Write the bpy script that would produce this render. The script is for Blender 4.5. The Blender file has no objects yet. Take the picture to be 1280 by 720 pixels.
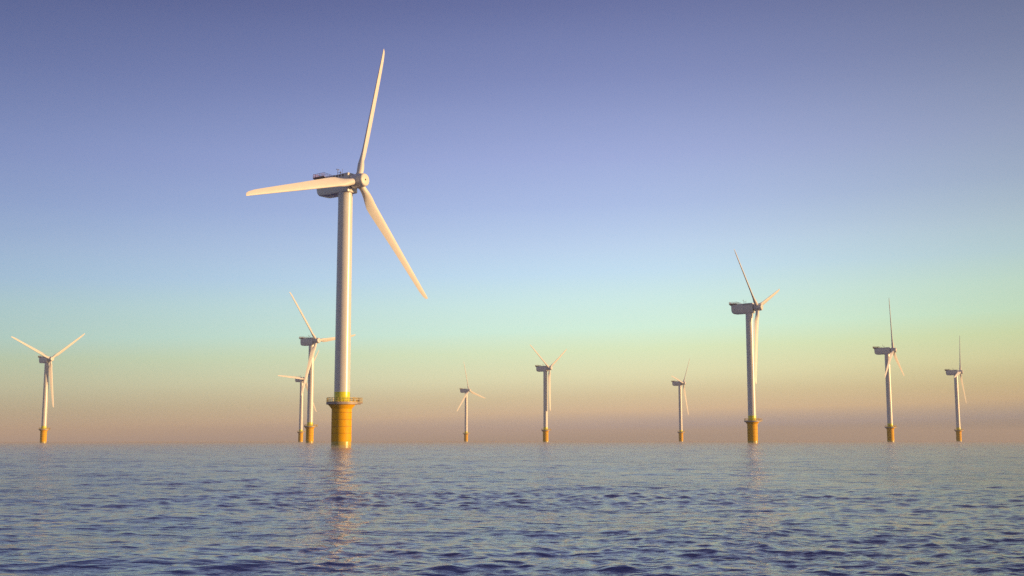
import bpy, bmesh, math, random
import numpy as np
from mathutils import Vector, Matrix

random.seed(4)
rng = np.random.default_rng(11)
R = math.radians
scene = bpy.context.scene
col = scene.collection

# ------------------------------------------------------------------ helpers
def tag(o, label=None, cat=None, group=None, kind=None):
    if label: o['label'] = label
    if cat: o['category'] = cat
    if group: o['group'] = group
    if kind: o['kind'] = kind
    return o

class MB:
    """collects solids into one mesh"""
    def __init__(self):
        self.bm = bmesh.new()
    def lathe(self, prof, n=64, cap0=True, cap1=True, centre=(0, 0)):
        rings = []
        for r, z in prof:
            rings.append([self.bm.verts.new((centre[0] + r*math.cos(2*math.pi*i/n),
                                             centre[1] + r*math.sin(2*math.pi*i/n), z)) for i in range(n)])
        for a, b in zip(rings, rings[1:]):
            for i in range(n):
                self.bm.faces.new((a[i], a[(i+1) % n], b[(i+1) % n], b[i]))
        if cap0: self.bm.faces.new(rings[0][::-1])
        if cap1: self.bm.faces.new(rings[-1])
        return self
    def loft(self, secs, cap=True):
        rings = [[self.bm.verts.new(p) for p in s] for s in secs]
        n = len(rings[0])
        for a, b in zip(rings, rings[1:]):
            for i in range(n):
                self.bm.faces.new((a[i], a[(i+1) % n], b[(i+1) % n], b[i]))
        if cap:
            self.bm.faces.new(rings[0][::-1]); self.bm.faces.new(rings[-1])
        return self
    def box(self, lo, hi, M=None):
        vs = []
        for x in (lo[0], hi[0]):
            for y in (lo[1], hi[1]):
                for z in (lo[2], hi[2]):
                    p = Vector((x, y, z))
                    vs.append(self.bm.verts.new(M @ p if M else p))
        for f in ((0,1,3,2), (4,6,7,5), (0,4,5,1), (2,3,7,6), (0,2,6,4), (1,5,7,3)):
            self.bm.faces.new([vs[i] for i in f])
        return self
    def tube(self, p, q, r, n=8):
        p, q = Vector(p), Vector(q)
        d = (q - p).normalized()
        a = d.orthogonal().normalized(); b = d.cross(a)
        self.loft([[c + r*(math.cos(2*math.pi*i/n)*a + math.sin(2*math.pi*i/n)*b) for i in range(n)] for c in (p, q)])
        return self
    def path(self, pts, r, n=6, closed=False):
        pts = [Vector(p) for p in pts]
        prs = list(zip(pts, pts[1:])) + ([(pts[-1], pts[0])] if closed else [])
        for p, q in prs: self.tube(p, q, r, n)
        return self
    def build(self, name, mat, parent=None, smooth=35, bevel=0):
        bmesh.ops.recalc_face_normals(self.bm, faces=self.bm.faces)
        me = bpy.data.meshes.new(name)
        self.bm.to_mesh(me); self.bm.free()
        me.materials.append(mat)
        if smooth:
            me.shade_smooth()
            try: me.set_sharp_from_angle(angle=R(smooth))
            except Exception: pass
        o = bpy.data.objects.new(name, me)
        col.objects.link(o)
        if parent: o.parent = parent
        if bevel:
            md = o.modifiers.new('bevel', 'BEVEL'); md.width = bevel; md.segments = 2; md.limit_method = 'ANGLE'
        return o

# ------------------------------------------------------------------ materials
def nodes_of(m):
    m.use_nodes = True
    nt = m.node_tree; nt.nodes.clear()
    return nt, nt.nodes, nt.links

def paint(name, base, rough, dirt, dirt_amt, scale=(0.9, 0.9, 0.16), coat=0.0, spec=0.5):
    """painted steel: faint streaky dirt, uneven gloss, orange peel"""
    m = bpy.data.materials.new(name)
    nt, N, L = nodes_of(m)
    out = N.new('ShaderNodeOutputMaterial'); p = N.new('ShaderNodeBsdfPrincipled')
    L.new(p.outputs[0], out.inputs[0])
    tc = N.new('ShaderNodeTexCoord'); mp = N.new('ShaderNodeMapping')
    mp.inputs['Scale'].default_value = scale
    L.new(tc.outputs['Object'], mp.inputs[0])
    n1 = N.new('ShaderNodeTexNoise'); n1.inputs['Scale'].default_value = 1.6; n1.inputs['Detail'].default_value = 6
    n1.inputs['Roughness'].default_value = 0.62
    L.new(mp.outputs[0], n1.inputs['Vector'])
    cr = N.new('ShaderNodeValToRGB')
    cr.color_ramp.elements[0].position = 0.42; cr.color_ramp.elements[0].color = (0, 0, 0, 1)
    cr.color_ramp.elements[1].position = 0.78; cr.color_ramp.elements[1].color = (1, 1, 1, 1)
    L.new(n1.outputs[0], cr.inputs[0])
    ml = N.new('ShaderNodeMath'); ml.operation = 'MULTIPLY'; ml.inputs[1].default_value = dirt_amt
    L.new(cr.outputs[0], ml.inputs[0])
    mx = N.new('ShaderNodeMix'); mx.data_type = 'RGBA'
    mx.inputs['A'].default_value = (*base, 1); mx.inputs['B'].default_value = (*dirt, 1)
    L.new(ml.outputs[0], mx.inputs['Factor'])
    L.new(mx.outputs['Result'], p.inputs['Base Color'])
    n2 = N.new('ShaderNodeTexNoise'); n2.inputs['Scale'].default_value = 0.7; n2.inputs['Detail'].default_value = 4
    L.new(tc.outputs['Object'], n2.inputs['Vector'])
    mr = N.new('ShaderNodeMapRange'); mr.inputs['To Min'].default_value = rough*0.85; mr.inputs['To Max'].default_value = rough*1.2
    L.new(n2.outputs[0], mr.inputs['Value']); L.new(mr.outputs[0], p.inputs['Roughness'])
    p.inputs['Specular IOR Level'].default_value = spec
    if coat:
        p.inputs['Coat Weight'].default_value = coat; p.inputs['Coat Roughness'].default_value = 0.22
    return m

M_white = paint('white_gelcoat', (0.77, 0.77, 0.74), 0.28, (0.58, 0.56, 0.52), 0.35, spec=0.8)
M_blade = paint('blade_gelcoat', (0.78, 0.78, 0.76), 0.42, (0.60, 0.58, 0.55), 0.3, scale=(1, 0.3, 1))
M_yellow = paint('tower_band_yellow', (0.90, 0.86, 0.0), 0.3, (0.65, 0.55, 0.0), 0.3, spec=0.7)
M_orange = paint('foundation_orange', (0.95, 0.51, 0.0), 0.5, (0.62, 0.28, 0.0), 0.5, scale=(1.2, 1.2, 0.3), spec=0.2)
M_tide = paint('splash_band_yellow', (0.70, 0.50, 0.05), 0.28, (0.30, 0.28, 0.12), 0.6, scale=(1.5, 1.5, 0.6), spec=0.7)
M_deck = paint('deck_steel', (0.50, 0.44, 0.40), 0.55, (0.25, 0.20, 0.17), 0.5)
M_rail = paint('railing_yellow', (0.72, 0.52, 0.10), 0.45, (0.4, 0.25, 0.06), 0.4)
M_red = paint('hoist_railing_red', (0.42, 0.20, 0.20), 0.5, (0.5, 0.4, 0.4), 0.5, scale=(2, 2, 2))
M_dark = paint('dark_rubber', (0.03, 0.03, 0.035), 0.5, (0.08, 0.07, 0.06), 0.4)
M_grey = paint('galvanised_grey', (0.22, 0.22, 0.23), 0.45, (0.12, 0.11, 0.10), 0.4)
M_seam = paint('weld_seam', (0.36, 0.15, 0.01), 0.6, (0.2, 0.08, 0.02), 0.5)

# ------------------------------------------------------------------ sun and sky
SUN_AZ = R(-12.0)        # measured from +X towards +Y
SUN_EL = R(6.0)
sdir = Vector((math.cos(SUN_EL)*math.cos(SUN_AZ), math.cos(SUN_EL)*math.sin(SUN_AZ), math.sin(SUN_EL)))
sl = bpy.data.lights.new('sun', 'SUN'); sl.energy = 5.0; sl.angle = R(0.5); sl.color = (1.0, 0.60, 0.26)
so = bpy.data.objects.new('sun', sl); col.objects.link(so)
so.rotation_euler = sdir.to_track_quat('Z', 'Y').to_euler()

w = bpy.data.worlds.new('World'); scene.world = w; w.use_nodes = True
nt = w.node_tree; N, L = nt.nodes, nt.links
N.clear()
SKY_STRENGTH = 0.1
wo = N.new('ShaderNodeOutputWorld'); bg = N.new('ShaderNodeBackground'); bg.inputs['Strength'].default_value = SKY_STRENGTH
L.new(bg.outputs[0], wo.inputs['Surface'])
sky = N.new('ShaderNodeTexSky'); sky.sky_type = 'NISHITA'; sky.sun_disc = False
sky.sun_elevation = SUN_EL; sky.sun_rotation = math.pi/2 - SUN_AZ
sky.air_density = 1.0; sky.dust_density = 2.0; sky.ozone_density = 4.0
def s2l(c):
    c = c/255.0
    return c/12.92 if c <= 0.04045 else ((c+0.055)/1.055)**2.4
# dusk colours over elevation (degrees, sRGB)
SKY = [(0.0, (118.0, 126.0, 140.0)),
       (0.08, (122.0, 128.0, 140.0)),
       (0.5, (166.9, 160.4, 172.2)),
       (1.19, (233.8, 200.2, 163.4)),
       (1.96, (232.4, 212.5, 168.8)),
       (3.12, (241.2, 240.1, 193.4)),
       (4.28, (231.2, 248.7, 205.6)),
       (5.25, (220.5, 253.8, 233.2)),
       (6.62, (213.9, 246.9, 244.0)),
       (7.98, (202.3, 232.8, 253.4)),
       (9.34, (194.6, 219.1, 248.7)),
       (11.28, (176.4, 196.6, 238.6)),
       (13.6, (161.6, 176.5, 225.3)),
       (17.41, (130.0, 142.6, 193.9)),
       (21.14, (102.8, 113.3, 164.3)),
       (27.0, (82.0, 88.0, 138.0)),
       (38.0, (80.0, 86.0, 135.0)),
       (60.0, (88.0, 94.0, 140.0))]
EMAX = 64.0
tc = N.new('ShaderNodeTexCoord'); sp = N.new('ShaderNodeSeparateXYZ'); L.new(tc.outputs['Generated'], sp.inputs[0])
asn = N.new('ShaderNodeMath'); asn.operation = 'ARCSINE'; L.new(sp.outputs['Z'], asn.inputs[0])
mr = N.new('ShaderNodeMapRange'); mr.inputs['From Min'].default_value = 0; mr.inputs['From Max'].default_value = R(EMAX)
# thin uneven layers in the low air
lm = N.new('ShaderNodeMapping'); lm.inputs['Scale'].default_value = (1.6, 1.6, 22)
L.new(tc.outputs['Generated'], lm.inputs[0])
ln = N.new('ShaderNodeTexNoise'); ln.inputs['Scale'].default_value = 1.5; ln.inputs['Detail'].default_value = 4
L.new(lm.outputs[0], ln.inputs['Vector'])
ls = N.new('ShaderNodeMapRange'); ls.inputs['To Min'].default_value = R(-0.25); ls.inputs['To Max'].default_value = R(0.25)
L.new(ln.outputs[0], ls.inputs['Value'])
la = N.new('ShaderNodeMath'); la.operation = 'ADD'
# the coloured bands stand a little higher on the sun side
xt = N.new('ShaderNodeMath'); xt.operation = 'MULTIPLY_ADD'; xt.inputs[1].default_value = R(-1.5)
L.new(sp.outputs['X'], xt.inputs[0]); L.new(asn.outputs[0], xt.inputs[2])
L.new(xt.outputs[0], la.inputs[0]); L.new(ls.outputs[0], la.inputs[1]); L.new(la.outputs[0], mr.inputs['Value'])
ramp = N.new('ShaderNodeValToRGB'); ramp.color_ramp.interpolation = 'LINEAR'
els = ramp.color_ramp.elements
while len(els) > 1: els.remove(els[-1])
for i, (e, c) in enumerate(SKY):
    el = els[0] if i == 0 else els.new(e/EMAX)
    el.position = e/EMAX
    el.color = (*[s2l(v) for v in c], 1)
L.new(mr.outputs[0], ramp.inputs[0])
sc_r = N.new('ShaderNodeVectorMath'); sc_r.operation = 'SCALE'; sc_r.inputs['Scale'].default_value = 1.0/SKY_STRENGTH
L.new(ramp.outputs[0], sc_r.inputs[0])
SKY_MIX = 0.08
mixs = N.new('ShaderNodeMix'); mixs.data_type = 'RGBA'; mixs.inputs['Factor'].default_value = SKY_MIX
L.new(sc_r.outputs[0], mixs.inputs['A']); L.new(sky.outputs[0], mixs.inputs['B'])
# warm fill added to the unseen sky behind the viewer; warmer towards the sun side
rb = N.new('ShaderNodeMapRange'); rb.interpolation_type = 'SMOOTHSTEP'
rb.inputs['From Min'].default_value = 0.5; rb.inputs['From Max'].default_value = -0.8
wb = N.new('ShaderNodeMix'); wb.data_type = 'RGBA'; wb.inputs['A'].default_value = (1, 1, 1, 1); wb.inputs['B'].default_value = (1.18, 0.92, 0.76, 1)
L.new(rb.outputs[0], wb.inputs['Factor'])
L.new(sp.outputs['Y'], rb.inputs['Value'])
rx = N.new('ShaderNodeMapRange'); rx.inputs['From Min'].default_value = -0.45; rx.inputs['From Max'].default_value = 0.45
L.new(sp.outputs['X'], rx.inputs['Value'])
rc = N.new('ShaderNodeValToRGB'); rc.color_ramp.elements[0].color = (0.43, 0.50, 0.57, 1)  # side-to-side sky tone, with lens vignette darkening put into the colour at both ends
rc.color_ramp.elements[1].color = (0.62, 0.63, 0.50, 1)
rc.color_ramp.interpolation = 'B_SPLINE'
em = rc.color_ramp.elements.new(0.6); em.color = (1.08, 1.08, 1.09, 1)
L.new(rx.outputs[0], rc.inputs[0])
v1 = N.new('ShaderNodeVectorMath'); v1.operation = 'MULTIPLY'
L.new(mixs.outputs['Result'], v1.inputs[0]); L.new(rc.outputs[0], v1.inputs[1])
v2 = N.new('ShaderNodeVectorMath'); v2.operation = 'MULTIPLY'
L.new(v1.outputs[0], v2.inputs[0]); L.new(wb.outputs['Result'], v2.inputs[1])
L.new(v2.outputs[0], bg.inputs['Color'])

# ------------------------------------------------------------------ sea
CAM_H = 1.743
def build_sea():
    r = [6.0]
    while r[-1] < 13000:
        x = r[-1]
        r.append(x+(0.0033*x if x < 130 else max(0.43, 0.43*(x/450)**2.0 if x < 2500 else 0.12*x)))
    r = np.array(r)
    front = np.linspace(R(90-34), R(90+34), 860)
    back = np.linspace(R(90+34), R(90-34+360), 80)[1:-1]
    th = np.concatenate([front, back])
    na, nr = len(th), len(r)
    rr, tt = np.meshgrid(r, th, indexing='ij')
    X = rr*np.cos(tt); Y = rr*np.sin(tt)
    dth = np.gradient(np.concatenate([th, [th[0]+2*np.pi]]))[:-1]
    dr = np.gradient(r)
    space = np.maximum(np.repeat(dr[:, None], na, 1), rr*np.abs(dth)[None, :])
    unres = np.zeros_like(X)
    Z = np.zeros_like(X); DX = np.zeros_like(X); DY = np.zeros_like(X)
    # slow patches of livelier and calmer water
    def slow(lo, hi, n, seed):
        g = np.random.default_rng(seed); s = np.zeros_like(X)
        for _ in range(n):
            lam = math.exp(g.uniform(math.log(lo), math.log(hi))); a = g.uniform(0, 2*np.pi)
            s += np.cos((X*np.cos(a)+Y*np.sin(a))*2*np.pi/lam*np.where(True, 1, 1)+g.uniform(0, 6.28))
        return s/math.sqrt(n/2)
    patch = slow(14, 60, 14, 3)
    gain_s = np.clip(1+0.26*patch, 0.45, 1.9)
    n = 110
    wind = R(147)
    for i in range(n+30):
        lam = math.exp(math.log(0.22)+(math.log(7)-math.log(0.22))*(i+rng.uniform(0, 1))/n)
        if i >= n: lam = math.exp(rng.uniform(math.log(3.5), math.log(18)))
        spread = 0.6 if lam > 4 else (0.9 if lam > 1.5 else 1.2)
        a = wind - R(25) + rng.normal(0, spread)
        slope = 0.0122*(1.0 if lam < 0.6 else (0.6/lam)**0.65)
        if i >= n: slope = 0.0042*(1 if lam < 9 else 9/lam)
        k = 2*math.pi/lam; amp = slope/k*math.sqrt(2)*rng.uniform(0.6, 1.4)
        fade = np.clip((lam/space-1.7)/1.8, 0, 1)
        unres += slope*slope*(1-fade*fade)
        if not fade.any(): continue
        ph = k*(X*math.cos(a)+Y*math.sin(a))+rng.uniform(0, 6.28)
        A = amp*fade*(gain_s if lam < 1.6 else 1)
        Z += A*np.cos(ph)
        q = 0.75*A*np.sin(ph)
        DX -= q*math.cos(a); DY -= q*math.sin(a)
    X2 = X+DX; Y2 = Y+DY
    verts = np.stack([X2, Y2, Z], -1).reshape(-1, 3)
    verts = np.vstack([verts, [[0, 0, -0.02]]]).astype(np.float32)
    i0 = (np.arange(nr-1)[:, None]*na+np.arange(na)[None, :])
    i1 = (np.arange(nr-1)[:, None]*na+(np.arange(na)[None, :]+1) % na)
    quads = np.stack([i0, i0+na, i1+na, i1], -1).reshape(-1, 4)
    c = len(verts)-1
    tris = np.stack([np.arange(na), (np.arange(na)+1) % na, np.full(na, c)], -1)
    me = bpy.data.meshes.new('sea')
    nq, ntri = len(quads), len(tris)
    me.vertices.add(len(verts)); me.vertices.foreach_set('co', verts.ravel())
    loops = np.concatenate([quads.ravel(), tris.ravel()]).astype(np.int32)
    me.loops.add(len(loops)); me.loops.foreach_set('vertex_index', loops)
    me.polygons.add(nq+ntri)
    starts = np.concatenate([np.arange(nq)*4, nq*4+np.arange(ntri)*3]).astype(np.int32)
    me.polygons.foreach_set('loop_start', starts)
    me.polygons.foreach_set('use_smooth', np.ones(nq+ntri, dtype=bool))
    me.update(calc_edges=True)
    # counter-check the facing
    if me.polygons[0].normal.z < 0: me.flip_normals()
    at = me.attributes.new('ripple', 'FLOAT', 'POINT')      # slope of the ripples finer than the mesh: they act as gloss
    at.data.foreach_set('value', np.append(np.sqrt(unres).ravel(), 0.0).astype(np.float32))
    o = bpy.data.objects.new('sea', me); col.objects.link(o)
    return tag(o, kind='structure')

m = bpy.data.materials.new('sea_water')
nt, N, L = nodes_of(m)
out = N.new('ShaderNodeOutputMaterial'); p = N.new('ShaderNodeBsdfPrincipled'); L.new(p.outputs[0], out.inputs[0])
p.inputs['Base Color'].default_value = (0.006, 0.024, 0.180, 1)
p.inputs['Roughness'].default_value = 0.085; p.inputs['IOR'].default_value = 1.333
ra = N.new('ShaderNodeAttribute'); ra.attribute_name = 'ripple'
rm = N.new('ShaderNodeMath'); rm.operation = 'MULTIPLY_ADD'; rm.inputs[1].default_value = 1.1; rm.inputs[2].default_value = 0.065
L.new(ra.outputs['Fac'], rm.inputs[0]); L.new(rm.outputs[0], p.inputs['Roughness'])
tc = N.new('ShaderNodeTexCoord')
hs = []
for sc_, det, sx, sy, rot, wt in ((2.6, 3, 0.6, 1.25, 0.25, 0.042), (6.5, 4, 0.7, 1.2, -0.3, 0.017), (0.55, 3, 0.6, 1.2, 0.1, 0.10)):
    mp = N.new('ShaderNodeMapping'); mp.inputs['Scale'].default_value = (sx, sy, 1); mp.inputs['Rotation'].default_value = (0, 0, rot)
    L.new(tc.outputs['Object'], mp.inputs[0])
    nz = N.new('ShaderNodeTexNoise'); nz.inputs['Scale'].default_value = sc_; nz.inputs['Detail'].default_value = det
    nz.inputs['Distortion'].default_value = 0.4
    L.new(mp.outputs[0], nz.inputs['Vector'])
    mu = N.new('ShaderNodeMath'); mu.operation = 'MULTIPLY'; mu.inputs[1].default_value = wt
    L.new(nz.outputs[0], mu.inputs[0]); hs.append(mu)
a1 = N.new('ShaderNodeMath'); a1.operation = 'ADD'; L.new(hs[0].outputs[0], a1.inputs[0]); L.new(hs[1].outputs[0], a1.inputs[1])
# gusts: slow patches where the ripples are stronger
gn = N.new('ShaderNodeTexNoise'); gn.inputs['Scale'].default_value = 0.06; gn.inputs['Detail'].default_value = 3
L.new(tc.outputs['Object'], gn.inputs['Vector'])
gr = N.new('ShaderNodeMapRange'); gr.inputs['From Min'].default_value = 0.35; gr.inputs['From Max'].default_value = 0.65
gr.inputs['To Min'].default_value = 0.55; gr.inputs['To Max'].default_value = 1.35
L.new(gn.outputs[0], gr.inputs['Value'])
a2 = N.new('ShaderNodeMath'); a2.operation = 'MULTIPLY'; L.new(a1.outputs[0], a2.inputs[0]); L.new(gr.outputs[0], a2.inputs[1])
a3 = N.new('ShaderNodeMath'); a3.operation = 'ADD'; L.new(a2.outputs[0], a3.inputs[0]); L.new(hs[2].outputs[0], a3.inputs[1])
bp = N.new('ShaderNodeBump'); bp.inputs['Strength'].default_value = 1.0; bp.inputs['Distance'].default_value = 1.0
L.new(a3.outputs[0], bp.inputs['Height']); L.new(bp.outputs[0], p.inputs['Normal'])
sea = build_sea(); sea.data.materials.append(m)

# ------------------------------------------------------------------ haze
m = bpy.data.materials.new('sea_haze')
nt, N, L = nodes_of(m)
out = N.new('ShaderNodeOutputMaterial'); pv = N.new('ShaderNodeVolumePrincipled')
pv.inputs['Color'].default_value = (0.94, 0.93, 0.93, 1)
pv.inputs['Density'].default_value = 0.00014
pv.inputs['Anisotropy'].default_value = 0.0
L.new(pv.outputs[0], out.inputs['Volume'])
hz = MB().box((-13400, -13400, -2.0), (13400, 13400, 116.0)).build('haze', m, smooth=0)
tag(hz, 'thin pale sea haze lying over the water and fading the far wind turbines', 'haze', kind='stuff')

m = bpy.data.materials.new('sea_mist')
nt, N, L = nodes_of(m)
out = N.new('ShaderNodeOutputMaterial'); pv = N.new('ShaderNodeVolumePrincipled')
pv.inputs['Color'].default_value = (0.86, 0.84, 0.86, 1); pv.inputs['Density'].default_value = 0.0034
L.new(pv.outputs[0], out.inputs['Volume'])
ms = MB().box((-13300, -13300, -1.6), (13300, 13300, 0.8)).build('sea_mist', m, smooth=0)
tag(ms, 'knee high mauve mist lying on the sea along the horizon', 'mist', kind='stuff')

for mm in ('sea_haze', 'sea_mist'): bpy.data.materials[mm].cycles.volume_sampling = 'DISTANCE'

# ------------------------------------------------------------------ the wind turbine
HUB = 70.0
def rail_run(mb, pts, h, step, r, closed=False, mid=True, infill=None, kick=0):
    """posts and rails along a polyline at deck level"""
    pts = [Vector(p) for p in pts]
    segs = list(zip(pts, pts[1:])) + ([(pts[-1], pts[0])] if closed else [])
    up = Vector((0, 0, 1))
    for p, q in segs:
        n = max(1, round((q-p).length/step))
        for i in range(n):
            c = p.lerp(q, i/n); mb.tube(c, c+up*h, r, 6)
        if infill:
            k = max(2, round((q-p).length/infill))
            for i in range(k):
                c = p.lerp(q, (i+0.5)/k); mb.tube(c+up*0.1, c+up*h, r*0.55, 5)
        mb.tube(p+up*h, q+up*h, r, 6)
        if mid: mb.tube(p+up*h*0.52, q+up*h*0.52, r*0.8, 6)
        if kick:
            d = (q-p).normalized(); nrm = d.cross(up)*0.012
            mb.loft([[p-nrm, p+nrm, p+nrm+up*kick, p-nrm+up*kick], [q-nrm, q+nrm, q+nrm+up*kick, q-nrm+up*kick]])
    if not closed: mb.tube(pts[-1], pts[-1]+up*h, r, 6)

def blade_mesh():
    Rb = 40.6
    st = [(1.5, 1.75, 1.0), (2.6, 1.75, 1.0), (3.6, 1.9, .92), (4.8, 2.25, .72), (6.2, 2.65, .54), (7.8, 2.9, .44), (9.5, 2.88, .38),
          (12, 2.74, .37), (15, 2.56, .37), (19, 2.32, .38), (23, 2.1, .38), (27, 1.92, .38), (31, 1.73, .38), (34.5, 1.57, .38),
          (37.5, 1.4, .37), (39.3, 1.12, .35), (40.2, .8, .32), (40.6, .3, .3)]
    n = 28; secs = []
    for r, c, t in st:
        tw = R(16 + 14*max(0, 1-(r-5)/26)**1.6)
        le = -(1.0 - 0.72*(r/Rb))
        if r < 3: le = -c/2
        elif r < 8: le = -c/2*(1-(r-3)/5) + le*((r-3)/5)
        circ = max(0, min(1, (6.5-r)/3.6)); circ = circ*circ*(3-2*circ)
        pts = []
        for i in range(n):
            a = 2*math.pi*i/n
            x = 0.5*(1-math.cos(a))                       # 0 at leading edge
            yt = 5*t*(0.2969*math.sqrt(max(x, 0))-0.126*x-0.3516*x*x+0.2843*x**3-0.1036*x**4)*c
            up = -1 if a < math.pi else 0.62               # suction side faces downwind
            za = yt*up
            xc, zc = le + c*x, -0.5*c*math.sin(a)
            xa = le + c*x
            X = xa*(1-circ)+xc*circ; Z = za*(1-circ)+zc*circ
            # twist about the pitch axis: leading edge turned upwind (+Z)
            pts.append((X*math.cos(tw)+Z*math.sin(tw), r, -X*math.sin(tw)+Z*math.cos(tw)))
        secs.append(pts)
    mb = MB(); mb.loft(secs)
    return mb

def rrect(x, hw, zb, zt, rad, n=5):
    pts = []
    for cx, cz, a0 in ((hw-rad, zt-rad, 0), (-hw+rad, zt-rad, 90), (-hw+rad, zb+rad, 180), (hw-rad, zb+rad, 270)):
        for i in range(n):
            a = R(a0+90*i/(n-1)); pts.append((x, cx+rad*math.cos(a), cz+rad*math.sin(a)))
    return pts

def make_turbine():
    root = bpy.data.objects.new('wind_turbine', None); col.objects.link(root)
    root.empty_display_size = 4
    # foundation: orange transition piece out of the water
    f = MB(); f.lathe([(2.6, -4), (2.6, 1.6)], cap1=False)
    f.build('splash_band', M_tide, root)
    f = MB(); f.lathe([(2.6, 1.6), (2.615, 1.62), (2.615, 10.05)], cap0=False, cap1=False)
    fo = f.build('foundation', M_orange, root)
    s = MB()
    for z in (3.75, 5.5, 7.3, 9.1):
        s.lathe([(2.61, z-.05), (2.64, z-.035), (2.64, z+.035), (2.61, z+.05)], cap0=False, cap1=False)
    s.build('weld_seam', M_seam, fo)
    f = MB(); f.lathe([(2.62, 10.0), (2.66, 10.08), (3.52, 11.08), (3.55, 11.16)], cap0=False, cap1=False)
    f.build('flared_collar', M_orange, root)
    # platform
    d = MB(); d.lathe([(2.0, 11.17), (3.99, 11.17), (4.03, 11.21), (4.03, 11.74), (3.99, 11.78), (2.0, 11.78)], cap0=False, cap1=False)
    dk = d.build('platform', M_deck, root)
    PA = R(24); Mx = Matrix.Rotation(PA, 4, 'Z')
    d = MB(); d.box((3.4, -1.75, 11.42), (5.1, 1.75, 11.775), Mx)
    for yy in (-1.45, 0, 1.45): d.box((3.3, yy-.07, 11.18), (5.0-.25*abs(yy), yy+.07, 11.419), Mx)
    d.build('landing_deck', M_deck, dk, bevel=.01)
    rl = MB()
    half = math.asin(1.7/3.91)
    circ = [(3.91*math.cos(PA+half+(2*math.pi-2*half)*i/26), 3.91*math.sin(PA+half+(2*math.pi-2*half)*i/26), 11.78) for i in range(27)]
    rail_run(rl, circ, 1.12, 1.0, .055, kick=.14)
    ext = [Mx @ Vector(p) for p in ((3.6, 1.68, 11.775), (5.02, 1.68, 11.775), (5.02, -1.68, 11.775), (3.6, -1.68, 11.775))]
    rail_run(rl, ext, 1.12, .75, .055, kick=.14)
    rl.build('railing', M_rail, dk)
    e = MB(); e.box((3.75, -.9, 11.79), (4.6, .1, 12.4), Mx); e.box((3.83, -.82, 12.4), (4.52, .02, 12.48), Mx)
    e.build('equipment_box', M_grey, dk, bevel=.03)
    e = MB(); e.lathe([(.16, 11.78), (.16, 12.5), (.1, 12.55), (.1, 13.1)], n=16, centre=((Mx @ Vector((3.45, 1.2, 0))).x, (Mx @ Vector((3.45, 1.2, 0))).y))
    b0 = Mx @ Vector((3.45, 1.2, 13.05)); e.tube(b0, Mx @ Vector((4.7, .9, 12.85)), .07); e.tube(Mx @ Vector((4.62, .92, 12.86)), Mx @ Vector((4.62, .92, 12.4)), .03)
    e.build('davit_crane', M_rail, dk)
    # tower
    t = MB(); t.lathe([(2.09, 11.77), (2.09, 11.9), (2.06, 11.95), (2.055, 14.42)], n=96, cap0=False, cap1=False)
    bd = t.build('tower_band', M_yellow, root)
    t = MB(); prof = [(2.055, 14.42)]
    zs = [14.42, 31.0, 49.0, 66.7]
    rad = lambda z: 2.055-(z-14.42)/(66.7-14.42)*0.14
    for a, b in zip(zs, zs[1:]):
        k = 6
        for i in range(1, k+1):
            z = a+(b-a)*i/k
            if i == k and b < 66:
                prof += [(rad(z-.05), z-.05), (rad(z)+.012, z-.045), (rad(z)+.012, z+.045), (rad(z+.05), z+.05)]
            else: prof.append((rad(z), z))
    prof += [(1.98, 66.75), (1.98, 67.2)]
    t.lathe(prof, n=96, cap0=False)
    tw = t.build('tower', M_white, root)
    # door on the platform, hidden side of the tower facing the landing deck
    dr = MB(); Md = Matrix.Rotation(PA, 4, 'Z')
    dr.box((2.0, -.45, 12.0), (2.1, .45, 14.1), Md)
    dr.build('tower_door', M_grey, bd, bevel=.02)
    # nacelle (local +X is upwind)
    nc = MB()
    secs = [rrect(2.52, 1.72, -2.62, 2.2, .2), rrect(2.45, 1.86, -2.76, 2.34, .26), rrect(2.25, 1.9, -2.8, 2.38, .28),
            rrect(0, 1.92, -2.84, 2.34, .3), rrect(-4.5, 1.92, -2.86, 2.24, .34), rrect(-7.2, 1.9, -2.82, 2.1, .4),
            rrect(-8.2, 1.86, -2.6, 2.02, .45), rrect(-8.8, 1.76, -2.05, 1.85, .5), rrect(-9.1, 1.64, -1.3, 1.8, .45), rrect(-9.2, 1.5, -.6, 1.72, .4)]
    nc.loft(secs)
    na = nc.build('nacelle', M_white, root, smooth=50)
    na.location = (0, 0, HUB)
    y = MB(); y.lathe([(1.75, -3.05), (1.75, -2.6)], n=48)
    y.build('yaw_ring', M_grey, na)
    y = MB(); y.lathe([(1.52, 0), (1.52, .42)], n=48)
    g = y.build('hub_flange', M_dark, na); g.location = (2.45, 0, 0); g.rotation_euler = (0, R(90), 0)
    # louvred vents along the roof edge
    for i in range(4):
        v = MB(); x0 = 0.75-1.05*i
        v.box((x0-.2, -1.975, 1.55), (x0+.2, -1.88, 2.08))
        v.build('roof_vent', M_dark, na, smooth=0)
    v = MB(); v.box((-2.2, -1.1, 2.2), (1.6, 1.1, 2.45)); v.build('roof_hatch', M_white, na, bevel=.03)
    # weather mast
    v = MB(); x0 = -3.0
    v.tube((x0, .1, 2.2), (x0, .1, 4.2), .06); v.tube((x0-.05, -.25, 4.18), (x0+.05, .5, 4.18), .06)
    for yy in (-.25, .5): v.lathe([(.02, 4.18), (.15, 4.24), (.15, 4.38), (.02, 4.42)], n=10, centre=(x0, yy))
    v.tube((x0, .1, 3.4), (x0+.85, .3, 3.3), .055); v.tube((x0+.85, .3, 2.2), (x0+.85, .3, 3.8), .05)
    v.box((x0+.7, .18, 3.2), (x0+1.02, .42, 3.5))
    v.tube((x0+1.4, .5, 2.2), (x0+1.4, .5, 4.3), .04)
    v.build('weather_mast', M_grey, na)
    # hoist platform on the roof at the back
    v = MB(); v.box((-10.15, -2.05, 2.28), (-5.9, 2.05, 2.42))
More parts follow.
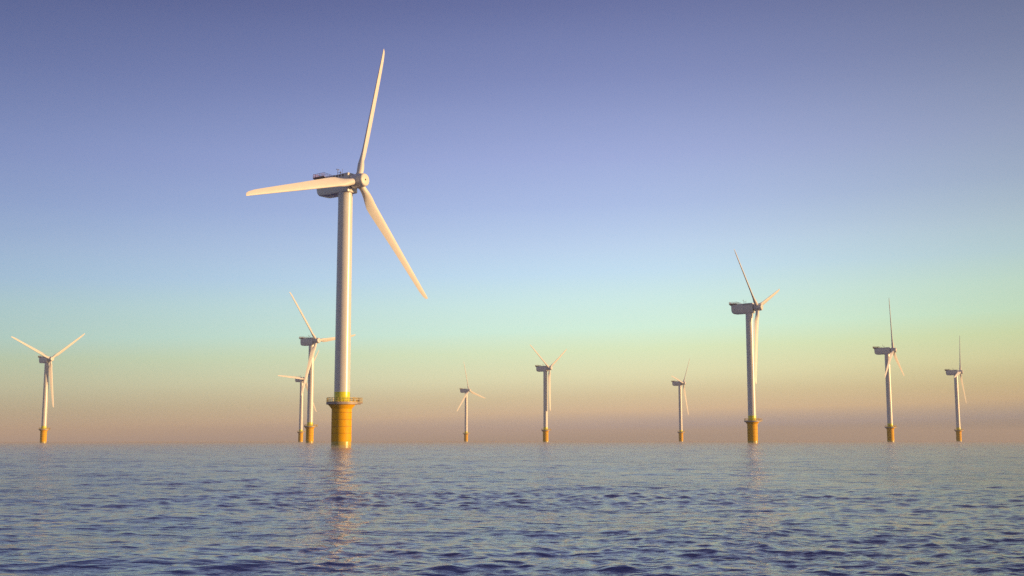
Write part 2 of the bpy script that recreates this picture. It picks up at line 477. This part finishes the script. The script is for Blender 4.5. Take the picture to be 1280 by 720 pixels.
    for yy in (-1.5, 0, 1.5):
        v.box((-10.0, yy-.08, 2.02), (-6.0, yy+.08, 2.279))
        v.loft([[(-9.9, yy-.05, 2.02), (-9.9, yy+.05, 2.02), (-9.7, yy+.05, 2.02), (-9.7, yy-.05, 2.02)],
                [(-9.05, yy-.05, 1.3), (-9.05, yy+.05, 1.3), (-8.85, yy+.05, 1.3), (-8.85, yy-.05, 1.3)]])
    v.build('hoist_deck', M_grey, na, bevel=.01)
    v = MB()
    rail_run(v, [(-6.0, 1.98, 2.42), (-10.08, 1.98, 2.42), (-10.08, -1.98, 2.42), (-6.0, -1.98, 2.42)], 1.1, .9, .045, infill=.26, kick=.3)
    for sg in (-1, 1):
        for q in (0, .45, .9): v.tube((-6.0, sg*1.98, 3.5-q), (-3.6, sg*1.7, 2.55-q*.6), .04)
        for q in range(1, 5): v.tube((-6.0+.6*q, sg*(1.98-.07*q), 1.93), (-6.0+.6*q, sg*(1.98-.07*q), 3.5-.24*q), .035)
    v.build('hoist_railing', M_red, na)
    # rotor: local Z upwind, blades in the XY plane, turned about Z
    hb = MB(); hb.lathe([(1.45, -1.55), (1.8, -1.5), (1.9, -1.4), (1.93, -.5), (1.93, .5), (1.87, 1.3), (1.72, 2.2), (1.62, 2.42), (1.5, 2.5)], n=72)
    hub = hb.build('rotor_hub', M_white, root, smooth=40)
    c = MB(); c.lathe([(1.49, 2.48), (1.49, 2.535), (1.45, 2.555), (.26, 2.565), (.24, 2.48)], n=64, cap0=False, cap1=False)
    c.build('nose_plate', M_blade, hub)
    c = MB(); c.lathe([(.235, 2.44), (.235, 2.51)], n=24); c.build('nose_hatch', M_dark, hub)
    for k in range(3):
        Mk = Matrix.Rotation(-k*2*math.pi/3, 4, 'Z')
        bl = blade_mesh().build('blade', M_blade, hub, smooth=60) if k == 0 else None
        if k == 0: proto = bl
        else:
            bl = proto.copy(); col.objects.link(bl); bl.parent = hub
        bl.rotation_euler = (0, 0, -k*2*math.pi/3)
        ring = MB()
        n = 40
        a, b = [], []
        ring.loft([[(rr_*math.cos(2*math.pi*i/n), yy, rr_*math.sin(2*math.pi*i/n)) for i in range(n)] for rr_, yy in ((.9, 1.7), (1.0, 1.74), (1.0, 2.02), (.9, 2.05))])
        rg = ring.build('blade_root_collar', M_white, hub); rg.rotation_euler = (0, 0, -k*2*math.pi/3)
    return root

YAW = R(-32.2); TILT = R(1.07); OVER = 4.5
def pose(root, X, Y, psi, dy):
    root.location = (X, Y, 0)
    y = YAW + R(dy)
    for ch in root.children:
        if ch.name.startswith('nacelle'):
            ch.rotation_euler = (0, -TILT, y)
        elif ch.name.startswith('rotor_hub'):
            ax = Vector((math.cos(y)*math.cos(TILT), math.sin(y)*math.cos(TILT), math.sin(TILT)))
            u = Vector((-math.sin(y), math.cos(y), 0)); wv = ax.cross(u)
            Mb = Matrix((u, wv, ax)).transposed().to_4x4() @ Matrix.Rotation(-R(psi), 4, 'Z')
            ch.rotation_euler = Mb.to_euler()
            ch.location = Vector((0, 0, HUB)) + ax*OVER

def copy_tree(o, parent=None):
    c = o.copy(); col.objects.link(c)
    if parent: c.parent = parent
    for ch in o.children: copy_tree(ch, c)
    return c

TURB = [  # X, Y, blade angle, yaw offset, label   (metres from the viewer)
    (-44.4, 307.1, 14.9, -2.6, 'nearest and tallest white wind turbine on a thick orange foundation'),
    (-390.5, 984.7, 53.5, -1.5, 'white wind turbine alone at far left, two blades raised in a wide V'),
    (-138.0, 805.5, 80.0, -2.1, 'mid-sized wind turbine just left of the nearest tower, one blade passing behind that tower'),
    (-234.4, 1309.8, 32.8, -3.4, 'small far wind turbine half hidden by another turbine, one blade pointing flat to the left'),
    (-62.8, 1609.3, 103.6, -1.5, 'tiniest most distant wind turbine with slim tower, right of the nearest turbine'),
    (31.6, 1116.1, 59.4, 0.4, 'far wind turbine near the middle, two blades raised in a V, one hanging down'),
    (201.7, 1412.7, 39.5, 3.9, 'tiny distant wind turbine left of the second tallest, one blade up to the right'),
    (123.1, 605.2, 70.2, 1.3, 'second tallest wind turbine, right of centre, dark blade slanting up to the left'),
    (287.3, 897.4, 116.2, 2.5, 'larger of the two wind turbines at right with an upright blade'),
    (448.9, 1188.1, 19.1, 3.0, 'rightmost wind turbine, the smaller of the two with an upright blade'),
]
proto = make_turbine()
for i, (X, Y, psi, dy, lab) in enumerate(TURB):
    t = proto if i == 0 else copy_tree(proto)
    tag(t, lab, 'wind turbine', 'wind turbines standing in the sea')
    pose(t, X, Y, psi, dy)

# ------------------------------------------------------------------ camera
cd = bpy.data.cameras.new('camera'); cam = bpy.data.objects.new('camera', cd); col.objects.link(cam)
cd.sensor_width = 36; cd.lens = 36*1465.9/1280
cd.clip_start = 0.1; cd.clip_end = 60000
cam.location = (0, 0, CAM_H)
cam.rotation_euler = (Matrix.Rotation(R(90+7.424), 4, 'X') @ Matrix.Rotation(-R(0.07), 4, 'Z')).to_euler()
scene.camera = cam

# ------------------------------------------------------------------ render settings
vs = scene.view_settings
vs.view_transform = 'Standard'; vs.look = 'None'; vs.exposure = 0.18; vs.gamma = 1.0; vs.use_curve_mapping = False
cy = scene.cycles
cy.use_denoising = False; cy.use_adaptive_sampling = False
scene.render.filter_size = 1.4
cy.max_bounces = 6; cy.volume_bounces = 0; cy.glossy_bounces = 3; cy.diffuse_bounces = 2
cy.sample_clamp_indirect = 6
scene.render.resolution_x = 1024; scene.render.resolution_y = 576
